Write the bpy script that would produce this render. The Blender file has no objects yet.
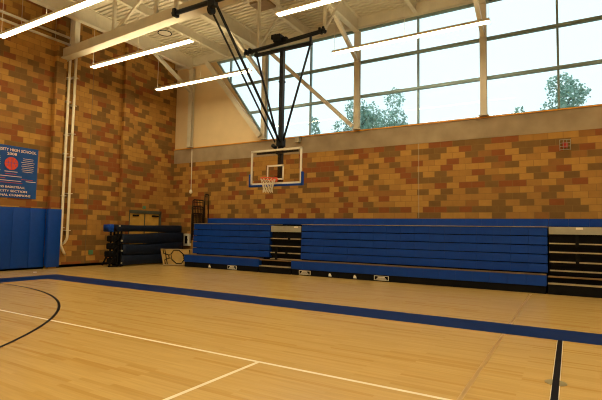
import bpy, bmesh, math, random
from mathutils import Vector, Matrix
random.seed(7)
S = bpy.context.scene
COL = S.collection

# ---------------------------------------------------------------- camera
cam_d = bpy.data.cameras.new('camera')
cam = bpy.data.objects.new('camera', cam_d)
COL.objects.link(cam)
S.camera = cam
CAM_POS = Vector((16.585, -15.693, 1.555))
yaw, pitch, roll, FPX = -0.5369, 0.0665, 0.0169, 453.27
fw = Vector((math.sin(yaw) * math.cos(pitch), math.cos(yaw) * math.cos(pitch), math.sin(pitch)))
r0 = Vector((math.cos(yaw), -math.sin(yaw), 0))
u0 = r0.cross(fw)
rt = r0 * math.cos(roll) + u0 * math.sin(roll)
up = -r0 * math.sin(roll) + u0 * math.cos(roll)
m = Matrix((rt, up, -fw)).transposed().to_4x4()
m.translation = CAM_POS
cam.matrix_world = m
cam_d.sensor_width = 36
cam_d.lens = FPX * 36 / 602
cam_d.clip_end = 300

# ---------------------------------------------------------------- world, exposure
w = bpy.data.worlds.new('overcast_sky')
S.world = w
w.use_nodes = True
SKY = w.node_tree.nodes['Background']
SKY.inputs[0].default_value = (0.80, 0.93, 0.97, 1)
SKY.inputs[1].default_value = 1.42
S.view_settings.view_transform = 'Standard'
S.view_settings.look = 'None'
S.view_settings.gamma = 1
S.view_settings.use_curve_mapping = False
S.view_settings.exposure = 0.0
S.cycles.filter_width = 1.1
LAMP_COL = (1.0, 0.83, 0.49)
LAMP_STRENGTH = 27.0
UPLIGHT = 17.0

# ---------------------------------------------------------------- materials
def nodes_of(name):
    mt = bpy.data.materials.new(name)
    mt.use_nodes = True
    nt = mt.node_tree
    return mt, nt, nt.nodes['Principled BSDF']

def mat(name, c, rough=0.6, metal=0.0, var=0.10, scale=6.0, spec=0.5, bump=0.0):
    mt, nt, b = nodes_of(name)
    tc = nt.nodes.new('ShaderNodeTexCoord')
    n = nt.nodes.new('ShaderNodeTexNoise'); n.inputs['Scale'].default_value = scale
    n.inputs['Detail'].default_value = 4
    nt.links.new(tc.outputs['Object'], n.inputs['Vector'])
    r = nt.nodes.new('ShaderNodeValToRGB')
    r.color_ramp.elements[0].position = .3; r.color_ramp.elements[1].position = .7
    r.color_ramp.elements[0].color = tuple(x * (1 - var) for x in c) + (1,)
    r.color_ramp.elements[1].color = tuple(min(1, x * (1 + var)) for x in c) + (1,)
    nt.links.new(n.outputs['Fac'], r.inputs['Fac'])
    nt.links.new(r.outputs['Color'], b.inputs['Base Color'])
    b.inputs['Roughness'].default_value = rough
    b.inputs['Metallic'].default_value = metal
    b.inputs['Specular IOR Level'].default_value = spec
    if bump:
        bp = nt.nodes.new('ShaderNodeBump'); bp.inputs['Strength'].default_value = bump
        bp.inputs['Distance'].default_value = .01
        nt.links.new(n.outputs['Fac'], bp.inputs['Height'])
        nt.links.new(bp.outputs['Normal'], b.inputs['Normal'])
    return mt

def block_mat(name):
    """coloured 8x16 inch blocks; the pattern runs in (x+y, z) of the wall"""
    mt, nt, b = nodes_of(name)
    L = nt.links
    geo = nt.nodes.new('ShaderNodeNewGeometry')
    sep = nt.nodes.new('ShaderNodeSeparateXYZ'); L.new(geo.outputs['Position'], sep.inputs[0])
    add = nt.nodes.new('ShaderNodeMath'); add.operation = 'ADD'
    L.new(sep.outputs['X'], add.inputs[0]); L.new(sep.outputs['Y'], add.inputs[1])
    cmb = nt.nodes.new('ShaderNodeCombineXYZ')
    L.new(add.outputs[0], cmb.inputs['X']); L.new(sep.outputs['Z'], cmb.inputs['Y'])
    br = nt.nodes.new('ShaderNodeTexBrick')
    L.new(cmb.outputs[0], br.inputs['Vector'])
    br.offset = .5
    br.inputs['Color1'].default_value = (0, 0, 0, 1)
    br.inputs['Color2'].default_value = (1, 1, 1, 1)
    br.inputs['Mortar'].default_value = (.5, .5, .5, 1)
    br.inputs['Scale'].default_value = 1
    br.inputs['Mortar Size'].default_value = .006
    br.inputs['Mortar Smooth'].default_value = .1
    br.inputs['Bias'].default_value = 0
    br.inputs['Brick Width'].default_value = .406
    br.inputs['Row Height'].default_value = .2032
    rp = nt.nodes.new('ShaderNodeValToRGB'); rp.color_ramp.interpolation = 'CONSTANT'
    stops = [(0.0, (.255, .082, .022)), (.16, (.200, .108, .030)), (.33, (.45, .235, .052)),
             (.60, (.38, .190, .044)), (.84, (.29, .130, .032)), (.93, (.185, .098, .027))]
    e = rp.color_ramp.elements
    e[0].position, e[0].color = 0, stops[0][1] + (1,)
    e[1].position, e[1].color = stops[1][0], stops[1][1] + (1,)
    for p, cc in stops[2:]:
        k = e.new(p); k.color = cc + (1,)
    def mth(op, a, b=None):
        n = nt.nodes.new('ShaderNodeMath'); n.operation = op
        for i, v in enumerate((a, b)):
            if v is None: continue
            if isinstance(v, (int, float)): n.inputs[i].default_value = v
            else: L.new(v, n.inputs[i])
        return n.outputs[0]
    row = mth('FLOOR', mth('DIVIDE', sep.outputs['Z'], .2032))            # which course, which block: one random shade each
    par = mth('SUBTRACT', 1.0, mth('FLOORED_MODULO', row, 2.0))
    colm = mth('FLOOR', mth('DIVIDE', mth('ADD', add.outputs[0], mth('MULTIPLY', par, .203)), .406))
    cid = nt.nodes.new('ShaderNodeCombineXYZ'); L.new(row, cid.inputs['X']); L.new(colm, cid.inputs['Y'])
    wn = nt.nodes.new('ShaderNodeTexWhiteNoise'); wn.noise_dimensions = '2D'; L.new(cid.outputs[0], wn.inputs['Vector'])
    L.new(wn.outputs['Value'], rp.inputs['Fac'])
    ns = nt.nodes.new('ShaderNodeTexNoise'); ns.inputs['Scale'].default_value = 5; ns.inputs['Detail'].default_value = 6
    L.new(geo.outputs['Position'], ns.inputs['Vector'])
    mr = nt.nodes.new('ShaderNodeMapRange')
    mr.inputs['To Min'].default_value = .82; mr.inputs['To Max'].default_value = 1.18
    L.new(ns.outputs['Fac'], mr.inputs['Value'])
    mu = nt.nodes.new('ShaderNodeVectorMath'); mu.operation = 'SCALE'
    L.new(rp.outputs['Color'], mu.inputs[0]); L.new(mr.outputs[0], mu.inputs['Scale'])
    mx = nt.nodes.new('ShaderNodeMix'); mx.data_type = 'RGBA'
    L.new(br.outputs['Fac'], mx.inputs['Factor'])
    L.new(mu.outputs[0], mx.inputs['A']); mx.inputs['B'].default_value = (.25, .14, .04, 1)
    L.new(mx.outputs['Result'], b.inputs['Base Color'])
    b.inputs['Roughness'].default_value = .75
    b.inputs['Specular IOR Level'].default_value = .25
    bp = nt.nodes.new('ShaderNodeBump'); bp.inputs['Strength'].default_value = .35; bp.inputs['Distance'].default_value = .006
    bp.invert = True
    L.new(br.outputs['Fac'], bp.inputs['Height']); L.new(bp.outputs['Normal'], b.inputs['Normal'])
    return mt

def floor_mat():
    mt, nt, b = nodes_of('maple_floor')
    L = nt.links
    geo = nt.nodes.new('ShaderNodeNewGeometry')
    br = nt.nodes.new('ShaderNodeTexBrick')
    L.new(geo.outputs['Position'], br.inputs['Vector'])
    br.offset = .37
    br.inputs['Color1'].default_value = (0, 0, 0, 1); br.inputs['Color2'].default_value = (1, 1, 1, 1)
    br.inputs['Mortar'].default_value = (.2, .2, .2, 1)
    br.inputs['Scale'].default_value = 1
    br.inputs['Mortar Size'].default_value = .0012
    br.inputs['Brick Width'].default_value = 1.15
    br.inputs['Row Height'].default_value = .057
    rp = nt.nodes.new('ShaderNodeValToRGB')
    e = rp.color_ramp.elements
    e[0].color = (.55, .355, .115, 1); e[1].color = (.61, .41, .150, 1)
    k = e.new(.12); k.color = (.52, .315, .092, 1)
    k = e.new(.2); k.color = (.57, .372, .125, 1)
    L.new(br.outputs['Color'], rp.inputs['Fac'])
    mp = nt.nodes.new('ShaderNodeMapping'); mp.inputs['Scale'].default_value = (1.2, 22, 1)
    L.new(geo.outputs['Position'], mp.inputs['Vector'])
    ns = nt.nodes.new('ShaderNodeTexNoise'); ns.inputs['Scale'].default_value = 1.4; ns.inputs['Detail'].default_value = 7
    L.new(mp.outputs[0], ns.inputs['Vector'])
    mr = nt.nodes.new('ShaderNodeMapRange'); mr.inputs['To Min'].default_value = .82; mr.inputs['To Max'].default_value = 1.15
    L.new(ns.outputs['Fac'], mr.inputs['Value'])
    mu = nt.nodes.new('ShaderNodeVectorMath'); mu.operation = 'SCALE'
    L.new(rp.outputs['Color'], mu.inputs[0]); L.new(mr.outputs[0], mu.inputs['Scale'])
    L.new(mu.outputs[0], b.inputs['Base Color'])
    b.inputs['Roughness'].default_value = .20
    b.inputs['Specular IOR Level'].default_value = .28
    n2 = nt.nodes.new('ShaderNodeTexNoise'); n2.inputs['Scale'].default_value = 9
    L.new(geo.outputs['Position'], n2.inputs['Vector'])
    bp = nt.nodes.new('ShaderNodeBump'); bp.inputs['Strength'].default_value = .05; bp.inputs['Distance'].default_value = .003
    L.new(n2.outputs['Fac'], bp.inputs['Height']); L.new(bp.outputs['Normal'], b.inputs['Normal'])
    return mt

def glass_mat(name, tint, refl=.08, rough=0.0):
    mt = bpy.data.materials.new(name); mt.use_nodes = True
    nt = mt.node_tree; nt.nodes.clear()
    out = nt.nodes.new('ShaderNodeOutputMaterial')
    t = nt.nodes.new('ShaderNodeBsdfTransparent'); t.inputs[0].default_value = tint + (1,)
    g = nt.nodes.new('ShaderNodeBsdfGlossy'); g.inputs['Roughness'].default_value = rough
    fr = nt.nodes.new('ShaderNodeFresnel'); fr.inputs['IOR'].default_value = 1.35
    mx = nt.nodes.new('ShaderNodeMixShader')
    nt.links.new(fr.outputs[0], mx.inputs[0]); nt.links.new(t.outputs[0], mx.inputs[1])
    nt.links.new(g.outputs[0], mx.inputs[2]); nt.links.new(mx.outputs[0], out.inputs[0])
    return mt

def emit_mat(name, c, s):
    mt, nt, b = nodes_of(name)
    b.inputs['Base Color'].default_value = (.9, .88, .8, 1)
    b.inputs['Emission Color'].default_value = c + (1,)
    # the acrylic lens is a touch brighter and dimmer along its length
    tc = nt.nodes.new('ShaderNodeTexCoord'); n = nt.nodes.new('ShaderNodeTexNoise'); n.inputs['Scale'].default_value = 1.5
    nt.links.new(tc.outputs['Object'], n.inputs['Vector'])
    mr = nt.nodes.new('ShaderNodeMapRange'); mr.inputs['To Min'].default_value = s * .85; mr.inputs['To Max'].default_value = s * 1.15
    nt.links.new(n.outputs['Fac'], mr.inputs['Value']); nt.links.new(mr.outputs[0], b.inputs['Emission Strength'])
    return mt

def concrete_mat():
    mt, nt, b = nodes_of('concrete')
    geo = nt.nodes.new('ShaderNodeNewGeometry')
    n = nt.nodes.new('ShaderNodeTexNoise'); n.inputs['Scale'].default_value = 1.6; n.inputs['Detail'].default_value = 8
    nt.links.new(geo.outputs['Position'], n.inputs['Vector'])
    r = nt.nodes.new('ShaderNodeValToRGB')
    r.color_ramp.elements[0].position = .35; r.color_ramp.elements[1].position = .7
    r.color_ramp.elements[0].color = (.30, .225, .14, 1); r.color_ramp.elements[1].color = (.40, .31, .20, 1)
    nt.links.new(n.outputs['Fac'], r.inputs[0]); nt.links.new(r.outputs[0], b.inputs['Base Color'])
    b.inputs['Roughness'].default_value = .85
    return mt

M = dict(
    block=block_mat('coloured_block'), floor=floor_mat(), concrete=concrete_mat(),
    cream=mat('cream_paint', (.72, .56, .33), .55, var=.04, scale=1.5),
    steel=mat('cream_steel_paint', (.62, .57, .46), .45, var=.05, scale=3),
    deck=mat('painted_roof_deck', (.60, .54, .42), .6, var=.05, scale=2),
    orange=mat('orange_trim', (.80, .36, .03), .5, var=.08),
    alu=mat('grey_green_aluminium', (.24, .33, .33), .4, .3, var=.06),
    seat=mat('blue_plastic', (.001, .044, .33), .5, var=.08, scale=4, spec=.25),
    pad=mat('blue_vinyl', (.001, .050, .34), .5, var=.08, scale=5, spec=.3, bump=.1),
    navy=mat('navy_vinyl', (.004, .010, .030), .6, var=.2, scale=5, bump=.2, spec=.2),
    blueline=mat('blue_floor_paint', (.001, .018, .11), .5, var=.1, scale=2, spec=.08),
    blackline=mat('black_floor_paint', (.005, .003, .003), .5, var=.1, spec=.06),
    whiteline=mat('white_floor_paint', (.80, .72, .56), .35, var=.05),
    faintline=mat('worn_tan_floor_paint', (.50, .315, .10), .3, var=.08),
    brass=mat('tarnished_brass', (.30, .24, .09), .4, .3, var=.15),
    black=mat('black_metal', (.006, .008, .012), .5, var=.2, spec=.25),
    blackmat=mat('black_matt', (.005, .005, .006), .8, var=.2, spec=.12),
    rail=mat('dark_brown_metal', (.012, .007, .005), .6, var=.2, spec=.2),
    tan=mat('tan_deck_edge', (.40, .33, .21), .5, var=.1, scale=8),
    brownedge=mat('brown_deck_edge', (.20, .12, .05), .5, var=.1, scale=8),
    grey=mat('grey_panel', (.34, .33, .27), .5, var=.08),
    white=mat('white_paint', (.80, .76, .66), .45, var=.04),
    pipe=mat('cream_pipe', (.80, .72, .55), .4, var=.04),
    rubber=mat('black_rubber', (.010, .010, .010), .6, var=.1),
    wood=mat('yellow_oak_door', (.62, .36, .07), .45, var=.14, scale=3),
    doorframe=mat('dark_green_grey_frame', (.07, .075, .055), .5, var=.1),
    green=mat('green_plate', (.10, .24, .11), .5, var=.1),
    banner=mat('banner_blue_cloth', (.004, .070, .32), .8, var=.12, scale=3),
    bannertext=mat('banner_lettering', (.82, .66, .58), .8, var=.04),
    redtext=mat('banner_red_lettering', (.55, .06, .05), .8, var=.04),
    ball=mat('basketball_orange', (.62, .06, .03), .7, var=.12, scale=12),
    rim=mat('orange_rim_paint', (.75, .10, .03), .4, var=.05),
    net=mat('white_cord', (.72, .66, .52), .8, var=.05),
    red=mat('red_plastic', (.6, .02, .02), .4, var=.05),
    tabletan=mat('tan_tabletop', (.40, .25, .055), .6, var=.1),
    bark=mat('bark', (.12, .09, .06), .9, var=.2),
    leaf=mat('haze_washed_leaves', (.34, .50, .42), .8, var=.3, scale=1.2),  # outdoor haze and glare put into the leaf colour as a pale wash
    ground=mat('dry_ground', (.20, .21, .12), .9, var=.2, scale=.5),
    outer=mat('outer_wall_render', (.45, .42, .36), .8, var=.1, scale=1),
    glass=glass_mat('window_glass', (.93, .985, .985)),
    acrylic=glass_mat('backboard_glass', (.97, .96, .93)),
    uplens=emit_mat('lit_upper_lens', LAMP_COL, UPLIGHT),
    lens=emit_mat('lit_lens', LAMP_COL, LAMP_STRENGTH),
)

# ---------------------------------------------------------------- mesh helpers
def attach(o, parent):
    """parents a mesh built in world coordinates; its points move into the thing's own frame"""
    r = parent
    while r.parent is not None: r = r.parent
    o.data.transform(Matrix.Translation(-r.location))
    o.parent = parent
class MB:
    def __init__(self): self.bm = bmesh.new()
    def box(self, x0, x1, y0, y1, z0, z1, bev=0.0):
        t = bmesh.new()
        bmesh.ops.create_cube(t, size=1)
        for v in t.verts:
            v.co = Vector(((x0 + x1) / 2 + v.co.x * (x1 - x0), (y0 + y1) / 2 + v.co.y * (y1 - y0), (z0 + z1) / 2 + v.co.z * (z1 - z0)))
        if bev: bmesh.ops.bevel(t, geom=t.edges[:], offset=bev, segments=2, affect='EDGES', profile=.5)
        self._take(t); return self
    def bar(self, a, b, wd, dp, upv=(0, 0, 1)):
        """square bar from a to b, wd across, dp along the other side"""
        a, b = Vector(a), Vector(b); d = (b - a).normalized(); u = Vector(upv)
        s = d.cross(u)
        if s.length < 1e-4: s = d.cross(Vector((0, 1, 0)))
        s.normalize(); u = s.cross(d).normalized()
        t = bmesh.new(); vs = []
        for p in (a, b):
            for i, j in ((-1, -1), (1, -1), (1, 1), (-1, 1)):
                vs.append(t.verts.new(p + s * wd / 2 * i + u * dp / 2 * j))
        for f in ((3, 2, 1, 0), (4, 5, 6, 7), (0, 1, 5, 4), (1, 2, 6, 5), (2, 3, 7, 6), (3, 0, 4, 7)):
            t.faces.new([vs[i] for i in f])
        self._take(t); return self
    def tube(self, pts, r, seg=10, closed=False):
        pts = [Vector(p) for p in pts]; n = len(pts); t = bmesh.new(); rings = []
        d0 = (pts[1] - pts[0]).normalized()
        ref = Vector((0, 0, 1)) if abs(d0.z) < .9 else Vector((1, 0, 0))
        for i, p in enumerate(pts):
            if closed: d = (pts[(i + 1) % n] - pts[i - 1]).normalized()
            else: d = (pts[min(i + 1, n - 1)] - pts[max(i - 1, 0)]).normalized()
            s = d.cross(ref)
            if s.length < 1e-3: s = d.cross(Vector((0, 1, 0)))
            s.normalize(); u = s.cross(d)
            rr = r[i] if isinstance(r, (list, tuple)) else r
            rings.append([t.verts.new(p + (s * math.cos(k * 2 * math.pi / seg) + u * math.sin(k * 2 * math.pi / seg)) * rr) for k in range(seg)])
        for i in range(n if closed else n - 1):
            A, B = rings[i], rings[(i + 1) % n]
            for k in range(seg): t.faces.new((A[k], A[(k + 1) % seg], B[(k + 1) % seg], B[k]))
        if not closed:
            t.faces.new(rings[0][::-1]); t.faces.new(rings[-1])
        self._take(t); return self
    def prism(self, poly, axis, a, b):
        """poly: 2D points in the two other axes; extruded along axis from a to b"""
        t = bmesh.new()
        def P(p, v):
            q = list(p); q.insert(axis, v); return q
        A = [t.verts.new(P(p, a)) for p in poly]; B = [t.verts.new(P(p, b)) for p in poly]
        t.faces.new(A); t.faces.new(B[::-1]); n = len(poly)
        for i in range(n): t.faces.new((A[i], B[i], B[(i + 1) % n], A[(i + 1) % n]))
        bmesh.ops.recalc_face_normals(t, faces=t.faces[:])
        self._take(t); return self
    def _take(self, t):
        bmesh.ops.recalc_face_normals(t, faces=t.faces[:])
        me = bpy.data.meshes.new('tmp'); t.to_mesh(me); t.free()
        self.bm.from_mesh(me); bpy.data.meshes.remove(me)
    def build(self, name, mt, parent=None, smooth=False):
        me = bpy.data.meshes.new(name); self.bm.to_mesh(me); self.bm.free()
        me.materials.append(mt)
        if smooth:
            for p in me.polygons: p.use_smooth = True
        o = bpy.data.objects.new(name, me); COL.objects.link(o)
        if parent is not None: attach(o, parent)
        return o

def tag(o, label, cat, group=None):
    o['label'] = label; o['category'] = cat
    if group: o['group'] = group
    return o
def thing(name, label, cat, loc=(0, 0, 0), group=None):
    o = bpy.data.objects.new(name, None); COL.objects.link(o); o.location = loc; o.empty_display_size = .2
    return tag(o, label, cat, group)
def struct(o): o['kind'] = 'structure'; return o
def struct_empty(name, loc=(0, 0, 0)):
    o = bpy.data.objects.new(name, None); COL.objects.link(o); o.location = loc; o['kind'] = 'structure'; return o

def copy_thing(o, offset, label, group=None):
    """copies a thing, its parts and their sub-parts"""
    r = o.copy(); COL.objects.link(r); r.location = o.location + Vector(offset); r['label'] = label
    if group: r['group'] = group
    def kids(src, dst):
        for ch in [q for q in src.children]:
            c = ch.copy(); COL.objects.link(c); c.parent = dst
            kids(ch, c)
    kids(o, r)
    return r

def text_mesh(s, size, loc, rot, mt, name, parent, ext=.002, align='CENTER', sx=1.0):
    cu = bpy.data.curves.new('t', 'FONT'); cu.body = s; cu.size = size; cu.extrude = ext
    cu.align_x = align; cu.align_y = 'CENTER'; cu.offset = size * .012
    to = bpy.data.objects.new('t', cu); COL.objects.link(to)
    bpy.context.view_layer.update()
    me = bpy.data.meshes.new_from_object(to.evaluated_get(bpy.context.evaluated_depsgraph_get()))
    bpy.data.objects.remove(to); bpy.data.curves.remove(cu)
    me.transform(Matrix.Translation(Vector(loc)) @ rot.to_4x4() @ Matrix.Diagonal((sx, 1, 1, 1)))
    me.materials.clear(); me.materials.append(mt)
    o = bpy.data.objects.new(name, me); COL.objects.link(o)
    attach(o, parent)
    return o
ROT_LEFT = Matrix.Rotation(math.radians(90), 3, 'Z') @ Matrix.Rotation(math.radians(90), 3, 'X')   # faces +x
ROT_BACK = Matrix.Rotation(math.radians(90), 3, 'X')                                              # faces -y

# ================================================================ the room
XR, YF = 33.0, -31.0           # far right wall, wall behind the camera
Z_BRICK, Z_LEDGE, Z_WT, Z_DECK = 4.673, 5.339, 9.306, 9.72
fl = struct(MB().box(-.3, XR + .3, YF - .3, .3, -.3, 0).build('floor', M['floor']))
struct(MB().box(-80, 110, -60, 140, -.6, -.35).build('ground', M['ground']))
wl = struct(MB().box(-.3, 0, YF, .3, 0, Z_DECK + .1).build('wall_left', M['block']))
for y0, y1 in ((-6.15, -5.78), (-3.12, -2.66)):                 # projecting block piers
    MB().box(0, .20, y0, y1, 0, Z_DECK).build('pier', M['block'], wl)
struct(MB().box(0, XR, 0, .3, 0, Z_BRICK).build('wall_back', M['block']))
struct(MB().box(XR, XR + .3, YF, .3, 0, Z_DECK + .1).build('wall_right', M['block']))
struct(MB().box(-.3, XR + .3, YF - .3, YF, 0, Z_DECK + .1).build('wall_front', M['block']))
struct(MB().box(0, XR, -.012, .3, Z_BRICK, Z_LEDGE).build('trim_1', M['concrete']))       # concrete band
struct(MB().box(0, XR, -.05, .10, Z_LEDGE, Z_LEDGE + .035).build('trim_2', M['orange']))   # its orange cap
struct(MB().box(0, XR, -.14, .3, Z_WT + .03, Z_DECK + .02).build('trim_3', M['steel']))      # fascia beam over the glass
# cream wall left of the glass, cut along the diagonal brace
struct(MB().prism([(0, Z_LEDGE), (5.41, Z_LEDGE), (2.50, Z_WT + .03), (0, Z_WT + .03)], 1, .02, .3).build('wall_upper', M['cream']))
struct(MB().box(0, .02, -9.5, -3.12, 0, .10).box(0, .02, -9.5, 0, .0, .10).build('baseboard_left', M['rubber']))
struct(MB().box(0, 3.2, -.02, 0, 0, .10).build('baseboard_back', M['rubber']))

# corrugated roof deck, ribs running along the back wall
poly = []
y = .3
while y > YF:
    poly += [(y, Z_DECK), (y - .125, Z_DECK), (y - .13, Z_DECK + .09), (y - .195, Z_DECK + .09)]
    y -= .20
poly += [(y, Z_DECK + .2), (.3, Z_DECK + .2)]
ce = struct(MB().prism(poly, 0, -.3, XR + .3).build('ceiling', M['deck']))

# glazing: one window to a bay
BAYX = [1.15, 5.41, 9.72, 14.22, 18.6, 23.0, 27.4, 31.8]
MULL = [3.356, 7.58, 12.0, 16.35, 20.8, 25.2, 29.6]
TR = [6.685, 8.016]
def clipx(z): return 5.41 + (2.50 - 5.41) * (z - Z_LEDGE) / (Z_WT + .03 - Z_LEDGE)
for i in range(1, 8):
    x0, x1 = BAYX[i - 1], BAYX[i]
    e = struct_empty('window_%d' % i, ((x0 + x1) / 2, .08, Z_LEDGE))
    f = MB(); zb, zt = Z_LEDGE + .035, Z_WT
    if i == 1:
        f.bar((clipx(zb) + .03, .08, zb), (clipx(zt) + .03, .08, zt), .10, .07, (0, 1, 0))
        f.box(3.356 - .03, 3.356 + .03, .03, .13, zb + 3.356 * 0 + (5.41 - 3.356) / (5.41 - 2.5) * (zt - zb), zt)
        for z in TR: f.box(clipx(z), x1, .02, .13, z - .05, z + .05)
        f.box(clipx(zt), x1, .03, .13, zt - .05, zt + .03)
        g = MB().prism([(x1, zb), (clipx(zb), zb), (clipx(zt), zt), (x1, zt)], 1, .075, .083)
    else:
        mx = MULL[i - 1]
        f.box(mx - .032, mx + .032, .03, .13, zb, zt)
        f.box(x0 - .03, x0 + .03, .03, .13, zb, zt)
        for z in TR: f.box(x0, x1, .02, .13, z - .052, z + .052)
        f.box(x0, x1, .03, .13, zt - .05, zt + .03); f.box(x0, x1, .03, .13, zb, zb + .03)
        g = MB().box(x0, x1, .075, .083, zb, zt)
    f.build('window_frame', M['alu'], e)
    g.build('pane', M['glass'], e)

# steel columns in front of the glass, with knee braces to the roof beams
def col_name(i):
    return ['cream steel column against the cream wall, nearest the brick corner',
            'cream steel column at the left edge of the full glazing, behind the backboard poles',
            'cream steel column in the glazing right of the backboard, above the leafy trees',
            'cream steel column in the glazing nearest the right edge of the photo'][i]
for i, x in enumerate(BAYX[:4]):
    t = thing('steel_column', col_name(i), 'column', (x, -.15, Z_LEDGE + .035), 'columns in front of the glazing')
    hw = .10 if i else .11
    MB().box(x - hw, x + hw, -.23, -.21, Z_LEDGE + .035, 9.2).box(x - hw, x + hw, -.07, -.05, Z_LEDGE + .035, 9.2) \
        .box(x - .012, x + .012, -.215, -.065, Z_LEDGE + .035, 9.2).build('shaft', M['steel'], t)
    MB().box(x - .15, x + .15, -.27, -.02, Z_LEDGE + .035, Z_LEDGE + .06).build('base_plate', M['steel'], t)
    MB().bar((x, -.2, 8.05), (x, -2.45, 9.16), .13, .13).build('knee_brace', M['steel'], t)
# diagonal braces in the plane of the glazing
t = tag(MB().bar((2.22, -.33, 9.25), (5.36, -.33, 5.50), .08, .22, (1, 0, 0)).build('diagonal_brace', M['steel']),
        'cream diagonal steel brace running down the cream wall beside the slanted window edge', 'brace')
t = tag(MB().bar((5.62, -.33, 9.2), (9.62, -.33, 5.48), .08, .15, (1, 0, 0)).build('diagonal_brace', M['steel']),
        'cream diagonal steel brace crossing the glazing behind the backboard mast', 'brace')

# roof beams running away from the glazing
xs = []
for i in range(7): xs += [BAYX[i], (BAYX[i] + BAYX[i + 1]) / 2]
for i, x in enumerate(xs):
    lab = ['cream roof beam over the column nearest the brick corner', 'cream roof beam over the short mullion of the slanted window',
           'cream roof beam over the column behind the backboard poles', 'cream roof beam over the mullion just right of the backboard',
           'cream roof beam over the column above the leafy trees', 'cream roof beam meeting the glazing between the two right-hand columns'
           ][i] if i < 6 else 'cream roof beam beyond the top right of the photo'
    main = i % 2 == 0
    zb = 9.12 if main else 9.36
    hw = .11 if main else .07
    b = MB().box(x - hw, x + hw, -20, -.14, zb, zb + .02).box(x - .01, x + .01, -20, -.14, zb + .02, Z_DECK - .02).box(x - hw, x + hw, -20, -.14, Z_DECK - .02, Z_DECK)
    tag(b.build('roof_beam', M['steel']), lab, 'beam', 'cream beams under the roof deck')

# deep roof truss above the backboard
YT = -5.85
t = thing('roof_truss', 'deep cream steel roof truss with wide bottom beam, crossing high above the backboard', 'truss', (0.1, YT, 7.78))
def zc(x): return 7.87 + .036 * x                      # the bottom beam rises gently away from the wall
MB().bar((.06, YT, zc(.06) + .02), (30, YT, zc(30) + .02), .34, .04).bar((.06, YT, zc(.06) + .21), (30, YT, zc(30) + .21), .20, .36).build('bottom_chord', M['steel'], t)
MB().box(.12, 30, YT - .08, YT + .08, 9.58, Z_DECK).build('top_chord', M['steel'], t)
k = 0
x = 3.0
while x < 20:
    MB().box(x - .05, x + .05, YT - .05, YT + .05, zc(x) + .36, 9.6).build('web_post', M['steel'], t)
    a, b2 = ((x + .06, zc(x) + .36), (x + 2.06, 9.58)) if k % 2 == 0 else ((x + .06, 9.58), (x + 2.06, zc(x + 2) + .36))
    MB().bar((a[0], YT, a[1]), (b2[0], YT, b2[1]), .08, .08).build('web_diagonal', M['steel'], t)
    x += 2.12; k += 1
MB().box(.66, .90, YT - .1, YT + .1, 8.25, Z_DECK).build('end_post', M['steel'], t)
# two services pipes high along the left wall
for z, xx, lab in ((8.66, .42, 'upper of two cream pipes running high along the dark left brick wall'),
                   (8.40, .42, 'lower of two cream pipes running high along the dark left brick wall')):
    t = thing('ceiling_pipe', lab, 'pipe', (xx, -8, z), 'pipes high on the left wall')
    MB().tube([(xx, -14, z), (xx, -5.62, z)], .045).build('pipe_run', M['steel'], t, True)
    for y in (-7.6, -6.4):
        MB().tube([(xx, y, z), (xx - .0, y, Z_DECK)], .008, 6).build('hanger_rod', M['steel'], t)

# vertical pipes
def drop_pipe(y, pts, label, cl):
    t = thing('wall_pipe', label, 'pipe', (.19, y, pts[-1][2]), 'white pipes down the left brick wall')
    MB().tube(pts, .048, 12).build('pipe_run', M['pipe'], t, True)
    for z in cl:
        MB().box(.0, .24, y - .10, y + .10, z - .012, z + .012).build('pipe_clamp', M['pipe'], t)
drop_pipe(-5.65, [(.19, -5.65, Z_DECK), (.19, -5.65, .95), (.19, -5.64, .84), (.17, -5.58, .72), (.12, -5.47, .56), (.03, -5.37, .48)],
          'left of two white wall pipes, bending at the bottom beside the blue pads', (7.2, 6.3, 5.0, 4.3, 2.7, 1.5))
drop_pipe(-5.41, [(.19, -5.41, Z_DECK), (.19, -5.41, 1.15), (.17, -5.42, 1.05), (.10, -5.45, .94), (.02, -5.49, .88)],
          'right of two white pipes on the brick wall, bending inwards above its neighbour', (7.3, 6.2, 5.1, 4.2, 2.8, 1.4))
tag(MB().box(0, .012, -4.52, -4.505, .1, 9).build('wall_joint', M['brownedge']), 'thin pale vertical joint strip on the left brick wall', 'joint')
tag(MB().box(12.03, 12.045, -.010, 0, 2.05, Z_BRICK).build('wall_joint', M['tan']), 'thin pale vertical joint strip on the back brick wall right of the backboard', 'joint')

# ================================================================ floor markings (painted on the floor)
def strip(pts, wdt, mt, z=.002, closed=False, name='court_line'):
    bm = bmesh.new(); n = len(pts); pr = []
    for i, p in enumerate(pts):
        a = Vector(pts[max(i - 1, 0)]); b = Vector(pts[min(i + 1, n - 1)])
        if closed: a = Vector(pts[i - 1]); b = Vector(pts[(i + 1) % n])
        d = (b - a).normalized(); s = Vector((-d.y, d.x)) * wdt / 2
        q = Vector(p)
        pr.append((bm.verts.new((q.x + s.x, q.y + s.y, z)), bm.verts.new((q.x - s.x, q.y - s.y, z))))
    for i in range(n if closed else n - 1):
        A, B = pr[i], pr[(i + 1) % n]
        bm.faces.new((A[0], A[1], B[1], B[0]))
    bmesh.ops.recalc_face_normals(bm, faces=bm.faces[:])
    for f in bm.faces:
        if f.normal.z < 0: f.normal_flip()
    me = bpy.data.meshes.new(name); bm.to_mesh(me); bm.free(); me.materials.append(mt)
    o = bpy.data.objects.new(name, me); COL.objects.link(o); o.parent = fl; return o
YB0, YB1 = -7.02, -7.90        # blue sideline band
XB0, XB1 = 2.25, 3.30          # blue baseline band
bm = bmesh.new()
pp = [(XB0, YB0), (31, YB0), (31, YB1), (XB1, YB1), (XB1, -24), (XB0, -24)]
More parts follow.
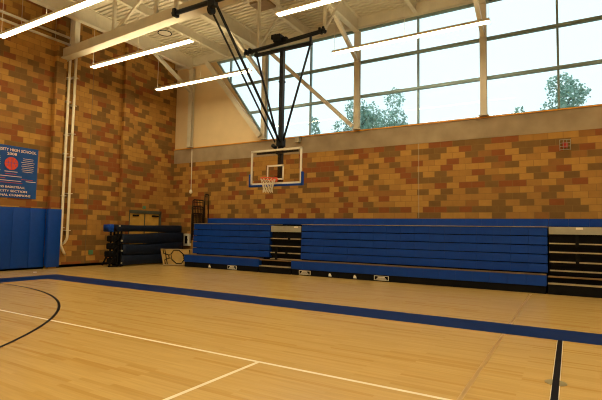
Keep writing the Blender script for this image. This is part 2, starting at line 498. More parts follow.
bm.faces.new([bm.verts.new((a, b, .002)) for a, b in pp]); bmesh.ops.triangulate(bm, faces=bm.faces[:])
for f in bm.faces:
    if f.normal.z < 0: f.normal_flip()
me = bpy.data.meshes.new('court_border'); bm.to_mesh(me); bm.free(); me.materials.append(M['blueline'])
o = bpy.data.objects.new('court_border', me); COL.objects.link(o); o.parent = fl; o['label'] = 'wide dark blue painted court border'
strip([(1.0, -11.25), (30, -11.25)], .05, M['whiteline'])['label'] = 'long white court line across the floor'
strip([(13.40, -11.25), (13.40, -20)], .05, M['whiteline'])['label'] = 'white line branching off the long white line'
strip([(16.42, YB1), (16.42, -22)], .078, M['whiteline'], .0022)['label'] = 'pale edging under the black centre line'
strip([(16.42, YB1), (16.42, -22)], .064, M['blackline'], .0045)['label'] = 'black centre line'
cx, cy, R = 3.97, -16.96, 7.70
strip([(cx + R * math.cos(math.radians(a)), cy + R * math.sin(math.radians(a))) for a in range(-95, 106, 3)], .05, M['blackline'], .004)['label'] = 'black curved line at the left'
strip([(15.66, -2.4), (15.66, YB0)], .05, M['faintline'], .001)['label'] = 'faint worn line'
strip([(15.66, YB1), (15.66, -11.2)], .05, M['faintline'], .001)['label'] = 'faint worn line'
tag(MB().tube([(16.42, -10.12, 0), (16.42, -10.12, .004)], .105, 28).build('floor_cap', M['brass']), 'round brass cover plate in the floor under the black line', 'floor cap')
tag(MB().tube([(1.1, -7.05, 0), (1.1, -7.05, .004)], .06, 20).build('floor_cap', M['white']), 'small pale round floor cover in front of the blue wall pads', 'floor cap')

# ================================================================ left wall: pads, banner, door
edges = [-9.12, -8.53, -7.93, -7.34, -6.75, -6.20]
plab = ['blue vinyl wall pad just outside the left edge of the photo', 'blue vinyl wall pad at the very left edge, under the banner',
        'blue vinyl wall pad under the left part of the banner', 'blue vinyl wall pad under the basketball on the banner', 'blue vinyl wall pad next to the padded pier, under the banner corner']
for i in range(5):
    t = thing('wall_pad', plab[i], 'wall pad', (.05, (edges[i] + edges[i + 1]) / 2, .1), 'blue wall pads')
    MB().box(.012, .08, edges[i] + .004, edges[i + 1] - .004, .07, 2.18, .007).build('cushion', M['pad'], t, True)
    MB().box(.001, .014, edges[i] + .004, edges[i + 1] - .004, .10, 2.19).build('backing_board', M['blackmat'], t)
t = thing('wall_pad', 'blue vinyl pad wrapped around the brick pier beside the white pipes', 'wall pad', (.15, -5.93, .1), 'blue wall pads')
MB().box(.202, .27, -6.20, -5.72, .06, 2.18, .010).build('front_cushion', M['pad'], t, True)
MB().box(.012, .20, -5.775, -5.72, .06, 2.18, .012).build('side_cushion', M['pad'], t, True)
MB().box(.082, .20, -6.195, -6.155, .11, 2.18, .01).build('side_cushion', M['pad'], t, True)

yc = -7.47
t = thing('championship_banner', 'blue school banner with an orange basketball and pale lettering on the left wall', 'banner', (.03, yc, 2.5))
sub = bmesh.new()
NY, NZ = 24, 20
gv = [[sub.verts.new((.035 + .008 * math.sin(j * .9) * math.sin(k * .35), yc - .90 + 1.80 * j / NY, 2.50 + 1.80 * k / NZ)) for k in range(NZ + 1)] for j in range(NY + 1)]
for j in range(NY):
    for k in range(NZ): sub.faces.new((gv[j][k], gv[j + 1][k], gv[j + 1][k + 1], gv[j][k + 1]))
me = bpy.data.meshes.new('cloth'); sub.to_mesh(me); sub.free(); me.materials.append(M['banner'])
o = bpy.data.objects.new('cloth', me); COL.objects.link(o); attach(o, t)
so = o.modifiers.new('thick', 'SOLIDIFY'); so.thickness = .006
def bt(s, size, z, mt='bannertext', dy=0, sx=1.0): text_mesh(s, size, (.052, yc + dy, z), ROT_LEFT, M[mt], 'lettering', t, sx=sx)
bt('UNIVERSITY HIGH SCHOOL', .135, 4.15, sx=.98)
bt('2008', .125, 4.01, sx=1.3)
bt('MENS BASKETBALL', .105, 2.87, sx=1.12)
bt('L.A. CITY SECTION', .105, 2.73, sx=1.30)
bt('NATIONAL CHAMPIONS', .105, 2.59, sx=1.20)
ball = MB().tube([(.044, yc, 3.68), (.054, yc, 3.68)], .22, 40).build('basketball_emblem', M['ball'], t)
def ring(cyy, czz, rr, a0, a1):
    return [(.056, cyy + rr * math.cos(math.radians(a)), czz + rr * math.sin(math.radians(a))) for a in range(a0, a1 + 1, 6)]
mb = MB()
mb.tube([(.056, yc, 3.48), (.056, yc, 3.92)], .006, 5); mb.tube([(.056, yc - .22, 3.70), (.056, yc + .22, 3.70)], .006, 5)
mb.tube(ring(yc - .30, 3.70, .20, -54, 54), .006, 5); mb.tube(ring(yc + .30, 3.70, .20, 126, 234), .006, 5)
mb.build('ball_seam', M['banner'], t)
mb = MB(); random.seed(3)
for s in (-1, 1):                                              # rows of small names, too small to read
    for k in range(8):
        l = random.uniform(.32, .46); z = 3.90 - k * .066
        yy = yc + s * .55
        mb.box(.050, .054, yy - l / 2, yy + l / 2, z - .0065, z + .0065)
for z, l, dy in ((3.40, .42, 0), (3.245, .72, .0), (3.09, .80, -.05), (3.10, .34, .68)):
    mb.box(.050, .054, yc + dy - l / 2, yc + dy + l / 2, z - .010, z + .010)
mb.build('small_lettering', M['bannertext'], t)
mb = MB()
for z, l, dy in ((3.32, .36, 0), (3.16, .4, .55), (3.02, .85, -.03), (3.165, .25, -.3)):
    mb.box(.050, .054, yc + dy - l / 2, yc + dy + l / 2, z - .008, z + .008)
mb.build('small_lettering', M['redtext'], t)['label'] = 'rows of small red lettering'

# double door behind the folded bleachers
d = struct_empty('door_1', (0, -1.68, 0))
MB().box(.0, .09, -2.62, -2.52, 0, 2.30).box(.0, .09, -.86, -.76, 0, 2.30).box(.0, .09, -2.62, -.76, 2.18, 2.32).build('door_frame', M['doorframe'], d)
for y0, y1 in ((-2.51, -1.70), (-1.68, -.87)):
    lf = MB().box(.0, .045, y0, y1, .01, 2.17).build('door_leaf', M['wood'], d)
    MB().box(.046, .11, (y0 + y1) / 2 - .25 if y0 < -2 else y1 - .42, (y0 + y1) / 2 + .05 if y0 < -2 else y1 - .06, 2.05, 2.12).build('door_closer', M['blackmat'], lf)
    MB().box(.046, .09, y0 + .08, y1 - .08, 1.00, 1.06).build('push_bar', M['grey'], lf)
MB().box(.046, .06, -1.715, -1.665, .01, 2.17).build('astragal', M['doorframe'], d)
tag(MB().box(0, .03, -1.79, -1.63, 2.39, 2.53).build('wall_plate', M['green']), 'small green square plate on the wall above the double door', 'plate')
tag(MB().box(0, .02, -4.37, -4.17, .44, .62).build('wall_plate', M['green']), 'green cover plate low on the left brick wall', 'plate')

# folded portable bleachers in front of the door
t = thing('portable_bleacher', 'folded portable bleacher with dark navy planks, stored in front of the double door', 'bleacher', (.9, -2.4, 0))
def roll_plank(y0, y1, z0, z1, x0, x1, sag, mt, name='plank', ph=0.0):
    bm = bmesh.new(); N = 22; K = 14; rings = []
    for i in range(N + 1):
        f = i / N; yy = y0 + (y1 - y0) * f
        ring = []
        cz = (z0 + z1) / 2 - sag * math.sin(f * 3.0 + ph) ; hz = (z1 - z0) / 2 * (1 - .12 * math.sin(f * 5 + ph)); hx = (x1 - x0) / 2
        for k in range(K):
            a = 2 * math.pi * k / K
            ca, sa = math.cos(a), math.sin(a)
            e = .28
            ring.append(bm.verts.new(((x0 + x1) / 2 + hx * math.copysign(abs(ca) ** e, ca), yy, cz + hz * math.copysign(abs(sa) ** e, sa))))
        rings.append(ring)
    for i in range(N):
        for k in range(K): bm.faces.new((rings[i][k], rings[i][(k + 1) % K], rings[i + 1][(k + 1) % K], rings[i + 1][k]))
    bm.faces.new(rings[0]); bm.faces.new(rings[-1][::-1]); bmesh.ops.recalc_face_normals(bm, faces=bm.faces[:])
    me = bpy.data.meshes.new(name); bm.to_mesh(me); bm.free(); me.materials.append(mt)
    for p in me.polygons: p.use_smooth = True
    o = bpy.data.objects.new(name, me); COL.objects.link(o); attach(o, t); return o
roll_plank(-3.98, -.58, 1.37, 1.66, .85, 1.25, .0, M['navy'])
roll_plank(-4.36, -4.16, 1.37, 1.65, .86, 1.24, 0, M['seat'], 'end_pad')['label'] = 'royal blue end pad of the top plank'
roll_plank(-3.80, -.50, .90, 1.33, .72, 1.30, .03, M['navy'], ph=.8)
roll_plank(-3.72, -.52, .45, .91, .70, 1.32, .035, M['navy'], ph=.3)
roll_plank(-3.77, -.55, .02, .46, .68, 1.32, .0, M['navy'], ph=0)
mb = MB(); random.seed(5)
for yy in (-3.96, -3.80):
    mb.bar((1.24, yy, 0), (1.24, yy, 1.40), .06, .05); mb.bar((.80, yy, 0), (.80, yy, 1.40), .06, .05)
mb.bar((1.24, -4.35, .04), (1.24, -3.70, .04), .06, .06); mb.bar((1.24, -4.30, .08), (1.24, -3.92, .62), .05, .05)
mb.bar((1.24, -4.25, .50), (1.24, -3.82, .98), .05, .05); mb.bar((1.24, -4.18, .90), (1.24, -3.78, 1.35), .05, .05)
mb.bar((.80, -4.30, .06), (.80, -3.82, .9), .05, .05)
mb.build('folding_frame', M['blackmat'], t)
for z, yy in ((.22, -4.02), (.50, -4.13), (.80, -4.06), (1.10, -4.05)):
    MB().box(.86, 1.22, yy - .16, yy + .14, z - .12, z + .12, .05).build('hinge_block', M['blackmat'], t)
for z, yy in ((.14, -3.78), (1.02, -3.82), (.62, -3.80), (1.60, -3.94)):
    MB().tube([(1.27, yy, z), (1.31, yy, z)], .035, 12).build('bolt_cap', M['grey'], t)

# folding table stood on its edge, underside showing
t = thing('folding_table', 'tan folding table stood on edge with black folded legs, beside the blue bleachers', 'table', (2.35, -2.2, 0))
O = Vector((2.01, -2.30, .02)); ux = Vector((.86, .52, 0)).normalized(); uy = Vector((-.27, .06, .70)).normalized(); un = ux.cross(uy)
W_, H_ = 1.36, .71
def q(a, b, n=0): return O + ux * a + uy * b + un * n
bm = bmesh.new()
vs = [bm.verts.new(q(a, b, n)) for n in (0, -.03) for a, b in ((0, 0), (W_, 0), (W_, H_), (0, H_))]
for f in ((0, 1, 2, 3), (7, 6, 5, 4), (0, 4, 5, 1), (1, 5, 6, 2), (2, 6, 7, 3), (3, 7, 4, 0)): bm.faces.new([vs[i] for i in f])
bmesh.ops.recalc_face_normals(bm, faces=bm.faces[:])
me = bpy.data.meshes.new('tabletop'); bm.to_mesh(me); bm.free(); me.materials.append(M['tabletan'])
o = bpy.data.objects.new('tabletop', me); COL.objects.link(o); attach(o, t)
oc = [(.66 + .28 * math.cos(math.radians(22.5 + 45 * k)), .36 + .31 * math.sin(math.radians(22.5 + 45 * k))) for k in range(8)]
MB().tube([q(a, b, .02) for a, b in oc], .022, 6, closed=True).build('leg_frame', M['blackmat'], t)
for path in ([(.10, .04), (.10, .22), (.30, .30), (.36, .30)], [(.10, .67), (.10, .50), (.30, .44), (.36, .44)], [(.30, .30), (.30, .44)],
             [(.18, .04), (.18, .67)], [(1.20, .04), (1.20, .22), (.94, .30), (.88, .30)], [(1.20, .67), (1.20, .50), (.94, .44), (.88, .44)]):
    MB().tube([q(a, b, .018) for a, b in path], .019, 6).build('folded_leg', M['blackmat'], t)
MB().tube([q(.02, .02, .012), q(W_ - .02, .02, .012), q(W_ - .02, H_ - .02, .012), q(.02, H_ - .02, .012)], .012, 6, closed=True).build('edge_band', M['tan'], t)

t = thing('extinguisher_cabinet', 'white wall cabinet with a dark window, left of the blue bleachers', 'cabinet', (1.12, -.08, .78))
MB().box(.96, 1.30, -.16, 0, .74, 1.30, .01).build('cabinet_body', M['white'], t)
MB().box(1.06, 1.20, -.165, -.160, .84, 1.20).build('cabinet_window', M['blackmat'], t)
MB().box(1.22, 1.25, -.18, -.16, .98, 1.06).build('latch', M['grey'], t)

# ================================================================ back wall bits
t = thing('hanging_sensor', 'white conduit with a small round sensor hanging below the ledge near the corner', 'sensor', (1.23, -.05, 3.2))
MB().tube([(1.19, -.03, 5.35), (1.22, -.03, 3.36)], .022, 8).build('conduit', M['white'], t, True)
MB().tube([(1.22, -.05, 3.38), (1.22, -.05, 3.34), (1.22, -.05, 3.24), (1.22, -.05, 3.18)], [.02, .06, .075, .03], 14).build('sensor_head', M['white'], t, True)
t = thing('fire_alarm', 'small red fire alarm strobe behind a wire guard high on the back brick wall', 'fire alarm', (16.49, -.03, 4.2))
MB().box(16.42, 16.56, -.06, 0, 4.17, 4.33, .01).build('strobe', M['red'], t)
mb = MB()
for k in range(4):
    mb.tube([(16.35 + .093 * k, -.11, 4.10), (16.35 + .093 * k, -.11, 4.40)], .008, 6); mb.tube([(16.35, -.11, 4.10 + .1 * k), (16.63, -.11, 4.10 + .1 * k)], .008, 6)
for a in (16.35, 16.63):
    for b in (4.10, 4.40): mb.tube([(a, -.11, b), (a, 0, b)], .008, 6)
mb.build('wire_guard', M['grey'], t)
t = thing('wall_speaker', 'small grey box mounted on the concrete band above the backboard corner', 'speaker box', (7.1, -.1, 5.1))
MB().box(6.99, 7.21, -.16, -.012, 5.12, 5.34, .012).build('housing', M['grey'], t)
MB().box(7.02, 7.18, -.168, -.16, 5.15, 5.31).build('front_grille', M['tan'], t)

# ================================================================ telescopic bleachers
YM, YFR, YTOP = -1.85, -2.16, -1.0
ZT = [1.74, 1.495, 1.25, 1.005, .76]
def row_mesh(x0, x1, yf, z0, z1, dep=.28):
    mb = MB(); n = max(1, round((x1 - x0) / .46)); wd = (x1 - x0) / n
    for k in range(n): mb.box(x0 + wd * k + .0006, x0 + wd * (k + 1) - .0006, yf, yf + dep, z0, z1, .006)
    return mb
def section(label, x0, x1, fx0, fx1, tx0, tx1, signs, spots):
    t = thing('bleacher_section', label, 'bleachers', ((x0 + x1) / 2, -1.2, 0), 'closed blue telescopic bleachers')
    row_mesh(tx0, tx1, YTOP, 1.775, 1.995).build('seat_row', M['seat'], t)
    for k, z in enumerate(ZT):
        row_mesh(x0, x1, YM - .012 * k, z - .219, z).build('seat_row', M['seat'], t)
    row_mesh(fx0, fx1, YFR, .205, .480).build('seat_row', M['seat'], t)
    MB().box(x0, x1, YM - .03, YTOP + .0, 1.750, 1.764).build('deck_edge', M['tan'], t)
    MB().box(fx0 + .01, fx1 - .01, YFR - .005, YM + .05, .488, .503).build('deck_edge', M['brownedge'], t)
    MB().box(x0 + .02, x1 - .02, YM + .285, -.45, .02, 1.74).build('understructure', M['blackmat'], t)
    MB().box(tx0 + .02, tx1 - .02, YTOP + .285, -.30, .02, 1.95).build('understructure', M['blackmat'], t)
    sk = MB().box(fx0 + .02, fx1 - .02, YFR + .03, YM - .03, .004, .20).build('skirt_board', M['blackmat'], t)
    MB().box(x0 + .03, x1 - .03, YM + .16, YM + .22, .25, 1.73).build('row_backing', M['blackmat'], t)
    for (a, b) in signs:                                    # small warning boards, lettering too small to read
        s = MB().box(a, b, YFR + .012, YFR + .03, .035, .175).build('warning_sign', M['white'], sk)
        mb = MB(); c_ = (a + b) / 2; w_ = b - a
        mb.box(a + .02, b - .02, YFR + .008, YFR + .012, .05, .16)
        mb.build('sign_field', M['blackmat'], sk)
        mb = MB()
        mb.box(c_ - w_ * .24, c_ + w_ * .24, YFR + .004, YFR + .008, .118, .148); mb.box(c_ - w_ * .30, c_ + w_ * .30, YFR + .004, YFR + .008, .088, .106)
        mb.box(c_ - w_ * .36, c_ + w_ * .36, YFR + .004, YFR + .008, .060, .076)
        mb.build('sign_marks', M['white'], sk)
    for a in spots:
        MB().prism([(a - .05, .04), (a + .06, .04), (a + .05, .09), (a, .15), (a - .04, .12)], 1, YFR + .016, YFR + .03).build('floor_label', M['white'], sk)
    return t
section('short closed section of blue bleachers left of the dark aisle, next to the corner', 3.24, 7.04, 3.05, 6.77, 3.20, 7.04,
        [(5.32, 5.74)], [4.40])
section('long closed section of blue bleachers between the two dark aisles', 8.40, 16.04, 8.17, 16.02, 8.40, 16.04,
        [(8.49, 8.94), (11.24, 11.72)], [9.68, 10.58])
def aisle(label, x0, x1, fx0, fx1, post, tz, fz, panel, tops):
    t = thing('aisle_steps', label, 'aisle steps', ((x0 + x1) / 2, -1.3, 0), 'dark aisles in the bleachers')
    MB().box(x0 + .02, x1 - .02, YM - .0, YM + .03, panel[0], panel[1], .005).build('end_panel', M['grey'], t)
    MB().box(x0 + .02, x1 - .02, YM + .10, -.74, .02, panel[1]).build('understructure', M['blackmat'], t)
    for z, mt in tz:
        MB().box(x0 + .02, x1 - .02, YM - .02, YM + .12, z - .016, z + .016).build('tread', M[mt], t)
        MB().box(x0 + .02, x1 - .02, YM + .03, YM + .09, z - .10, z - .03).build('riser', M['blackmat'], t)
    MB().box(fx0, fx1, YFR, YM - .01, fz - .018, fz + .018).build('tread', M['tan'], t)
    MB().box(fx0, fx1, YFR + .01, YM - .01, .004, fz - .03).build('skirt_board', M['blackmat'], t)
    MB().box(fx0, fx1, YFR + .16, YM - .01, fz + .02, .43).build('riser', M['blackmat'], t)
    MB().box(fx0, fx1, YFR + .02, YM - .02, .44, .465).build('tread', M['brownedge'], t)
    for a, b, c_ in post:
        MB().box(a - .04, a + .04, YM - .07, YM - .02, b, c_, .005).build('handrail_socket', M['blackmat'], t)
    MB().box(x0 + .02 + tops, x0 + .18 + tops, YM - .006, YM, panel[1] - .07, panel[1] - .01).build('label_plate', M['white'], t)
    return t
aisle('dark bleacher aisle with stacked tan-edged steps, below the backboard', 7.06, 8.38, 6.80, 8.14,
      [(7.36, .22, .95), (7.90, 1.17, 1.28), (7.80, .65, .75)], [(1.235, 'tan'), (.965, 'tan'), (.72, 'tan'), (.50, 'tan')], .24, (1.48, 1.70), 1.0)
aisle('dark bleacher aisle with stacked tan-edged steps at the right edge of the photo', 16.06, 19.0, 16.05, 19.0,
      [(16.72, 1.25, 1.56), (16.72, .78, 1.05), (16.72, .28, .50)], [(1.315, 'tan'), (1.085, 'tan'), (.83, 'tan'), (.60, 'tan')], .28, (1.56, 1.755), .62)
t = thing('bleacher_top_row', 'short piece of blue top seat row above the dark aisle below the backboard', 'bleachers', (7.72, -.9, 1.77), 'closed blue telescopic bleachers')
row_mesh(7.045, 8.395, YTOP, 1.775, 1.995).build('seat_row', M['seat'], t)
MB().box(7.05, 8.39, YTOP + .285, -.3, 0.02, 1.95).build('understructure', M['blackmat'], t)
t = thing('bleacher_top_row', 'blue top seat row running on above the right-hand aisle', 'bleachers', (17.5, -.9, 1.77), 'closed blue telescopic bleachers')
row_mesh(16.045, 19.0, YTOP, 1.78, 1.995).build('seat_row', M['seat'], t)
MB().box(16.05, 19, YTOP + .285, -.3, 0.02, 1.95).build('understructure', M['blackmat'], t)

# stored guard rails at the corner end of the bleachers
def rail(x, y0, y1, z0, z1, label, nb):
    t = thing('guard_rail', label, 'guard rail', (x, (y0 + y1) / 2, z0), 'guard rails stored on the bleacher end')
    MB().tube([(x, y0, z0), (x, y0, z1 - .05), (x, y0 + .05, z1), (x, y1 - .05, z1), (x, y1, z1 - .05), (x, y1, z0)], .024, 8).build('rail_frame', M['rail'], t, True)
    for z in (z1 - .10, z0 + .15): MB().tube([(x, y0, z), (x, y1, z)], .015, 6).build('cross_rail', M['rail'], t)
    for k in range(nb):
        yy = y0 + (y1 - y0) * (k + 1) / (nb + 1)
        MB().tube([(x, yy, z0 + .15), (x, yy, z1 - .01)], .010, 6).build('baluster', M['rail'], t)
rail(3.19, -1.91, -1.26, 1.15, 2.74, 'tallest of the three wide dark guard rails at the left end of the bleachers', 6)
rail(3.14, -1.89, -1.24, 1.05, 2.47, 'middle of the three wide dark guard rails at the left end of the bleachers', 6)
rail(3.09, -1.85, -1.22, .95, 2.18, 'lowest of the three wide dark guard rails at the left bleacher end', 6)
rail(3.15, -1.16, -.92, 1.1, 3.02, 'narrow tall dark guard rail standing behind the three wide ones', 2)

# ================================================================ ceiling-hung basketball backboard
BX, BY, BZ = 8.99, -4.46, 2.914
W2, BH = .915, 1.07
t = thing('basketball_backboard', 'glass basketball backboard with orange rim hung from the ceiling on a black mast', 'basketball hoop', (BX, BY, BZ))
MB().box(BX - W2 + .04, BX + W2 - .04, BY - .007, BY + .007, BZ + .04, BZ + BH - .04).build('glass_board', M['acrylic'], t)
f = MB()
f.box(BX - W2, BX + W2, BY - .02, BY + .02, BZ, BZ + .055, .004).box(BX - W2, BX + W2, BY - .02, BY + .02, BZ + BH - .055, BZ + BH, .004)
f.box(BX - W2, BX - W2 + .055, BY - .02, BY + .02, BZ, BZ + BH, .004).box(BX + W2 - .055, BX + W2, BY - .02, BY + .02, BZ, BZ + BH, .004)
f.build('board_frame', M['white'], t)
a, b = .305, .457
z0 = BZ + .13
MB().box(BX - a, BX + a, BY - .012, BY - .008, z0, z0 + .05).box(BX - a, BX + a, BY - .012, BY - .008, z0 + b - .05, z0 + b) \
    .box(BX - a, BX - a + .05, BY - .012, BY - .008, z0, z0 + b).box(BX + a - .05, BX + a, BY - .012, BY - .008, z0, z0 + b).build('target_square', M['white'], t)
MB().box(BX - W2 - .05, BX + W2 + .05, BY - .045, BY + .045, BZ - .06, BZ + .0, .012).box(BX - W2 - .055, BX - W2 - .001, BY - .045, BY + .045, BZ - .06, BZ + .34, .012) \
    .box(BX + W2 + .001, BX + W2 + .055, BY - .045, BY + .045, BZ - .06, BZ + .34, .012).build('edge_padding', M['seat'], t)
rr = .229; rc = Vector((BX, BY - .15 - rr, 3.05))
rm = MB().tube([(rc.x + rr * math.cos(k * math.pi / 16), rc.y + rr * math.sin(k * math.pi / 16), 3.05) for k in range(32)], .016, 8, closed=True) \
    .box(BX - .11, BX + .11, BY - .17, BY - .02, 3.02, 3.075).box(BX - .08, BX + .08, BY - .035, BY - .013, 2.99, 3.12) \
    .bar((BX - .14, rc.y + .17, 3.045), (BX - .06, BY - .02, 2.99), .02, .02).bar((BX + .14, rc.y + .17, 3.045), (BX + .06, BY - .02, 2.99), .02, .02)
rm = rm.build('rim', M['rim'], t)
mb = MB(); NS = 12
def npt(i, l):
    zl = [3.04, 2.94, 2.84, 2.74, 2.64]; rl = [.225, .19, .155, .14, .145]
    an = 2 * math.pi * (i + .5 * (l % 2)) / NS
    return (rc.x + rl[l] * math.cos(an), rc.y + rl[l] * math.sin(an), zl[l])
for l in range(4):
    for i in range(NS):
        mb.tube([npt(i, l), npt(i, l + 1)], .007, 5)
        mb.tube([npt(i, l), npt(i - 1 if l % 2 == 0 else i + 1, l + 1)], .007, 5)
mb.build('net', M['net'], rm)
YMAST = BY + .26
mast = MB().box(BX - .065, BX + .065, YMAST - .065, YMAST + .065, 3.02, 7.10, .006).build('mast', M['black'], t)
MB().box(BX - .11, BX + .11, YMAST - .10, YMAST + .10, 4.10, 4.34, .01).build('mast_collar', M['black'], mast)
MB().box(BX - .08, BX + .08, YMAST - .08, YMAST + .08, 6.1, 6.16, .005).build('mast_clip', M['black'], mast)
MB().bar((BX - .75, BY + .07, BZ + BH - .09), (BX + .75, BY + .07, BZ + BH - .09), .05, .06).bar((BX - .2, BY + .06, BZ + .2), (BX + .2, BY + .06, BZ + .2), .05, .06) \
    .box(BX - .05, BX + .05, BY + .02, YMAST, BZ + .12, BZ + .24).box(BX - .05, BX + .05, BY + .07, YMAST, BZ + BH - .14, BZ + BH - .04).build('board_bracket', M['black'], t)
MB().bar((7.93, YMAST, 7.15), (10.04, YMAST, 7.15), .10, .09).build('mast_head_bar', M['black'], t)
MB().tube([(8.00, YMAST, 7.12), (8.90, YMAST - .02, 4.26)], .034, 8).build('side_brace', M['black'], t, True)
MB().tube([(9.98, YMAST, 7.12), (9.08, YMAST - .02, 4.26)], .034, 8).build('side_brace', M['black'], t, True)
hb = MB().tube([(7.50, YMAST, 7.30), (10.50, YMAST, 7.45)], .062, 12).build('ceiling_bar', M['black'], t, True)
MB().box(8.72, 8.98, YMAST - .16, YMAST + .10, 7.38, 7.62, .02).box(8.60, 8.80, YMAST - .10, YMAST + .02, 7.52, 7.66, .01).box(8.98, 9.16, YMAST - .08, YMAST + .06, 7.34, 7.52, .02).build('winch', M['black'], hb)
MB().box(7.95, 8.01, YMAST - .03, YMAST + .03, 7.15, 7.36).box(9.96, 10.02, YMAST - .03, YMAST + .03, 7.15, 7.42).build('drop_link', M['black'], hb)
for xx in (7.58, 7.74, 10.32, 10.44):
    MB().box(xx - .035, xx + .035, YMAST - .09, YMAST + .09, 7.24 + (xx - 7.5) * .05, 7.40 + (xx - 7.5) * .05, .01).build('clamp', M['black'], hb)
YR = -7.5
rb = MB().tube([(7.69, YR, 7.18), (10.5, YR, 7.18)], .062, 12).build('ceiling_bar', M['black'], t, True)
MB().tube([(8.94, YR + .04, 6.99), (9.04, YR + .04, 6.99)], .11, 16).box(8.96, 9.18, YR - .08, YR + .08, 7.03, 7.22, .02).build('brace_hub', M['black'], rb)
MB().box(7.74, 7.84, YR - .09, YR + .09, 7.08, 7.28, .01).build('clamp', M['black'], rb)
MB().tube([(8.99, YR + .05, 6.98), (8.88, YMAST - .16, 4.22)], .026, 8).build('rear_brace', M['black'], t, True)
MB().tube([(9.13, YR + .05, 7.12), (9.02, YMAST - .12, 4.24)], .036, 8).build('rear_brace', M['black'], t, True)
MB().tube([(8.88, YMAST - .28, 4.10), (8.88, YMAST - .12, 4.06)], .06, 12).build('brace_pin', M['black'], t, True)
for xx, zz in ((8.05, 7.34), (10.46, 7.44)):
    MB().box(xx - .04, xx + .04, YMAST - .04, YMAST + .04, zz, Z_DECK).build('ceiling_hanger', M['steel'], t)
    MB().bar((xx, YMAST, zz + .02), (xx, YMAST + 1.55, 9.5), .06, .06).build('hanger_brace', M['steel'], t)
for xx in (7.8, 10.4):
    MB().box(xx - .04, xx + .04, YR - .04, YR + .04, 7.2, Z_DECK).build('ceiling_hanger', M['steel'], t)

# ================================================================ pendant lights
def lamp_label(i, j):
    names = {(0, 0): 'lit linear pendant light in front of the cream wall beside the corner', (0, 1): 'lit linear pendant light seen against the glazing',
             (1, 0): 'lit linear pendant light hanging between the big truss and the left brick wall', (1, 1): 'lit linear pendant light at the top edge above the backboard',
             (2, 0): 'lit linear pendant light in the top left corner of the photo'}
    return names.get((i, j), 'lit linear pendant light farther along the gym, past the edge of the photo')
SEG = [(1.30, 6.36), (9.82, 14.75), (18.3, 23.2), (26.8, 31.7)]
ROWY = [-2.38, -5.46, -8.45, -11.3, -14.4, -17.5, -20.6, -23.7, -26.8]
ZL = 7.50
proto = {}
def make_lamp(x0, x1, y, label):
    t = thing('pendant_light', label, 'ceiling light', ((x0 + x1) / 2, y, ZL), 'linear pendant lights')
    L_ = x1 - x0
    MB().prism([(y - .112, ZL), (y + .112, ZL), (y + .112, ZL + .07), (y + .102, ZL + .07), (y + .10, ZL + .03), (y - .10, ZL + .03), (y - .102, ZL + .07), (y - .112, ZL + .07)], 0, x0, x1).build('housing', M['steel'], t)
    MB().prism([(y - .094, ZL - .001), (y - .08, ZL - .014), (y + .08, ZL - .014), (y + .094, ZL - .001)], 0, x0 + .02, x1 - .02).build('lens', M['lens'], t)
    MB().box(x0 + .03, x1 - .03, y - .09, y + .09, ZL + .031, ZL + .036).build('upper_lens', M['uplens'], t)
    n = 4
    for k in range(1, n):
        xx = x0 + L_ * k / n
        MB().box(xx - .008, xx + .008, y - .10, y + .10, ZL - .017, ZL - .0).build('lens_divider', M['steel'], t)
    for xx in (x0 + .05, (x0 + x1) / 2, x1 - .05):
        MB().tube([(xx, y, ZL + .037), (xx, y, Z_DECK)], .006, 5).build('suspension_cable', M['steel'], t)
    return t
NUDGE = {(1, 1): (-.12, -.12), (2, 0): (-.15, -.12)}
GRP = 'pendant lights past the edge of the photo'
for j, (x0, x1) in enumerate(SEG):
    for i, y in enumerate(ROWY):
        lab = lamp_label(i, j)
        seen = 'past the edge' not in lab
        if i == 0:
            proto[j] = make_lamp(x0, x1, y, lab)
            o = proto[j]
        else:
            dx, dy = NUDGE.get((i, j), (0, 0))
            o = copy_thing(proto[j], (dx, y - ROWY[0] + dy, 0), lab)
        o['group'] = 'pendant lights in view' if seen else GRP

# ceiling vents
t = thing('ceiling_vent', 'square brown ceiling vent grille above the backboard', 'vent', (7.45, -3.2, 9.3))
MB().box(7.14, 7.84, -3.55, -2.95, 9.34, 9.45).build('grille', M['brownedge'], t)
MB().box(7.05, 7.93, -3.64, -2.86, 9.42, 9.60).box(7.2, 7.8, -3.5, -3.0, 9.6, Z_DECK + .03).build('duct_box', M['steel'], t)
t = thing('round_diffuser', 'round pale ceiling duct outlet with a dark rim beside the big roof beam', 'vent', (2.75, -3.4, 9.2))
MB().tube([(2.93, -3.5, 9.24), (2.93, -3.5, 9.29)], .25, 28).tube([(2.93, -3.5, 9.27), (2.93, -3.5, Z_DECK)], .12, 20).build('duct', M['steel'], t)
MB().tube([(2.93 + .26 * math.cos(k * math.pi / 14), -3.5 + .26 * math.sin(k * math.pi / 14), 9.24) for k in range(28)], .018, 8, closed=True).build('dark_rim', M['blackmat'], t)

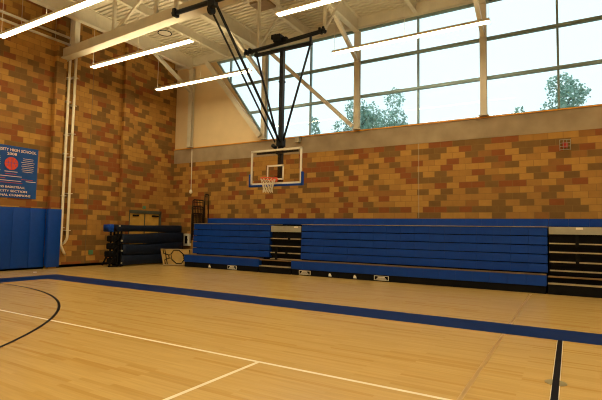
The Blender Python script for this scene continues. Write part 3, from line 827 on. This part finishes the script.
# ================================================================ trees outside
def tree(x, y, top, crown, label, seed, n=1500, z0=None, lobes=6):
    rnd = random.Random(seed)
    t = thing('tree', label, 'tree', (x, y, -.35), 'trees outside the glazing')
    MB().tube([(x, y, -.36), (x + .1, y, top * .45), (x, y, top * .8)], [.28, .2, .06], 10).build('trunk', M['bark'], t, True)
    L = []
    base = z0 if z0 else top * .45
    for k in range(lobes):
        a = rnd.uniform(0, 6.28); rad = crown * rnd.uniform(.2, .65)
        zz = base + (top - base) * rnd.uniform(.2, .82)
        L.append((Vector((x + rad * math.cos(a), y + rad * math.sin(a), zz)), crown * rnd.uniform(.35, .55)))
    L.append((Vector((x, y, top - crown * .45)), crown * .45))
    L.append((Vector((x, y, (top + base) / 2)), crown * .6))
    mbr = MB()
    for c_, r_ in L[:-2]: mbr.tube([(x, y, c_.z - crown * .7), tuple(c_)], [.07, .02], 6)
    mbr.build('branch', M['bark'], t)
    bm = bmesh.new()
    for i in range(n):
        c_, r_ = rnd.choice(L)
        d_ = Vector((rnd.gauss(0, 1), rnd.gauss(0, 1), rnd.gauss(0, 1))).normalized() * r_ * rnd.uniform(.35, 1.0) ** .6
        p = c_ + d_
        s = rnd.uniform(.07, .16)
        a1 = Vector((rnd.gauss(0, 1), rnd.gauss(0, 1), rnd.gauss(0, 1))).normalized()
        b1 = a1.cross(Vector((rnd.gauss(0, 1), rnd.gauss(0, 1), rnd.gauss(0, 1)))).normalized()
        bm.faces.new([bm.verts.new(p + a1 * s), bm.verts.new(p + b1 * s * .6), bm.verts.new(p - a1 * s), bm.verts.new(p - b1 * s * .6)])
    me = bpy.data.meshes.new('foliage'); bm.to_mesh(me); bm.free(); me.materials.append(M['leaf'])
    o = bpy.data.objects.new('foliage', me); COL.objects.link(o); attach(o, t)
tree(1.0, 19.5, 13.0, 2.5, 'pale leafy tree seen through the glazing just left of the column', 1, 3000)
tree(2.3, 25.5, 15.3, 2.3, 'tall pale leafy tree seen through the glazing just right of the column', 2, 2600)
tree(-3.4, 20, 11.9, 1.1, 'small treetop seen low through the glazing right of the backboard', 3, 900)
tree(16.15, 20, 12.8, 2.1, 'big pale tree behind the mullion near the right edge of the photo', 4, 3000)
tree(13.5, 20.5, 10.9, .8, 'tiny treetop just above the ledge left of the big right-hand tree', 6, 500)
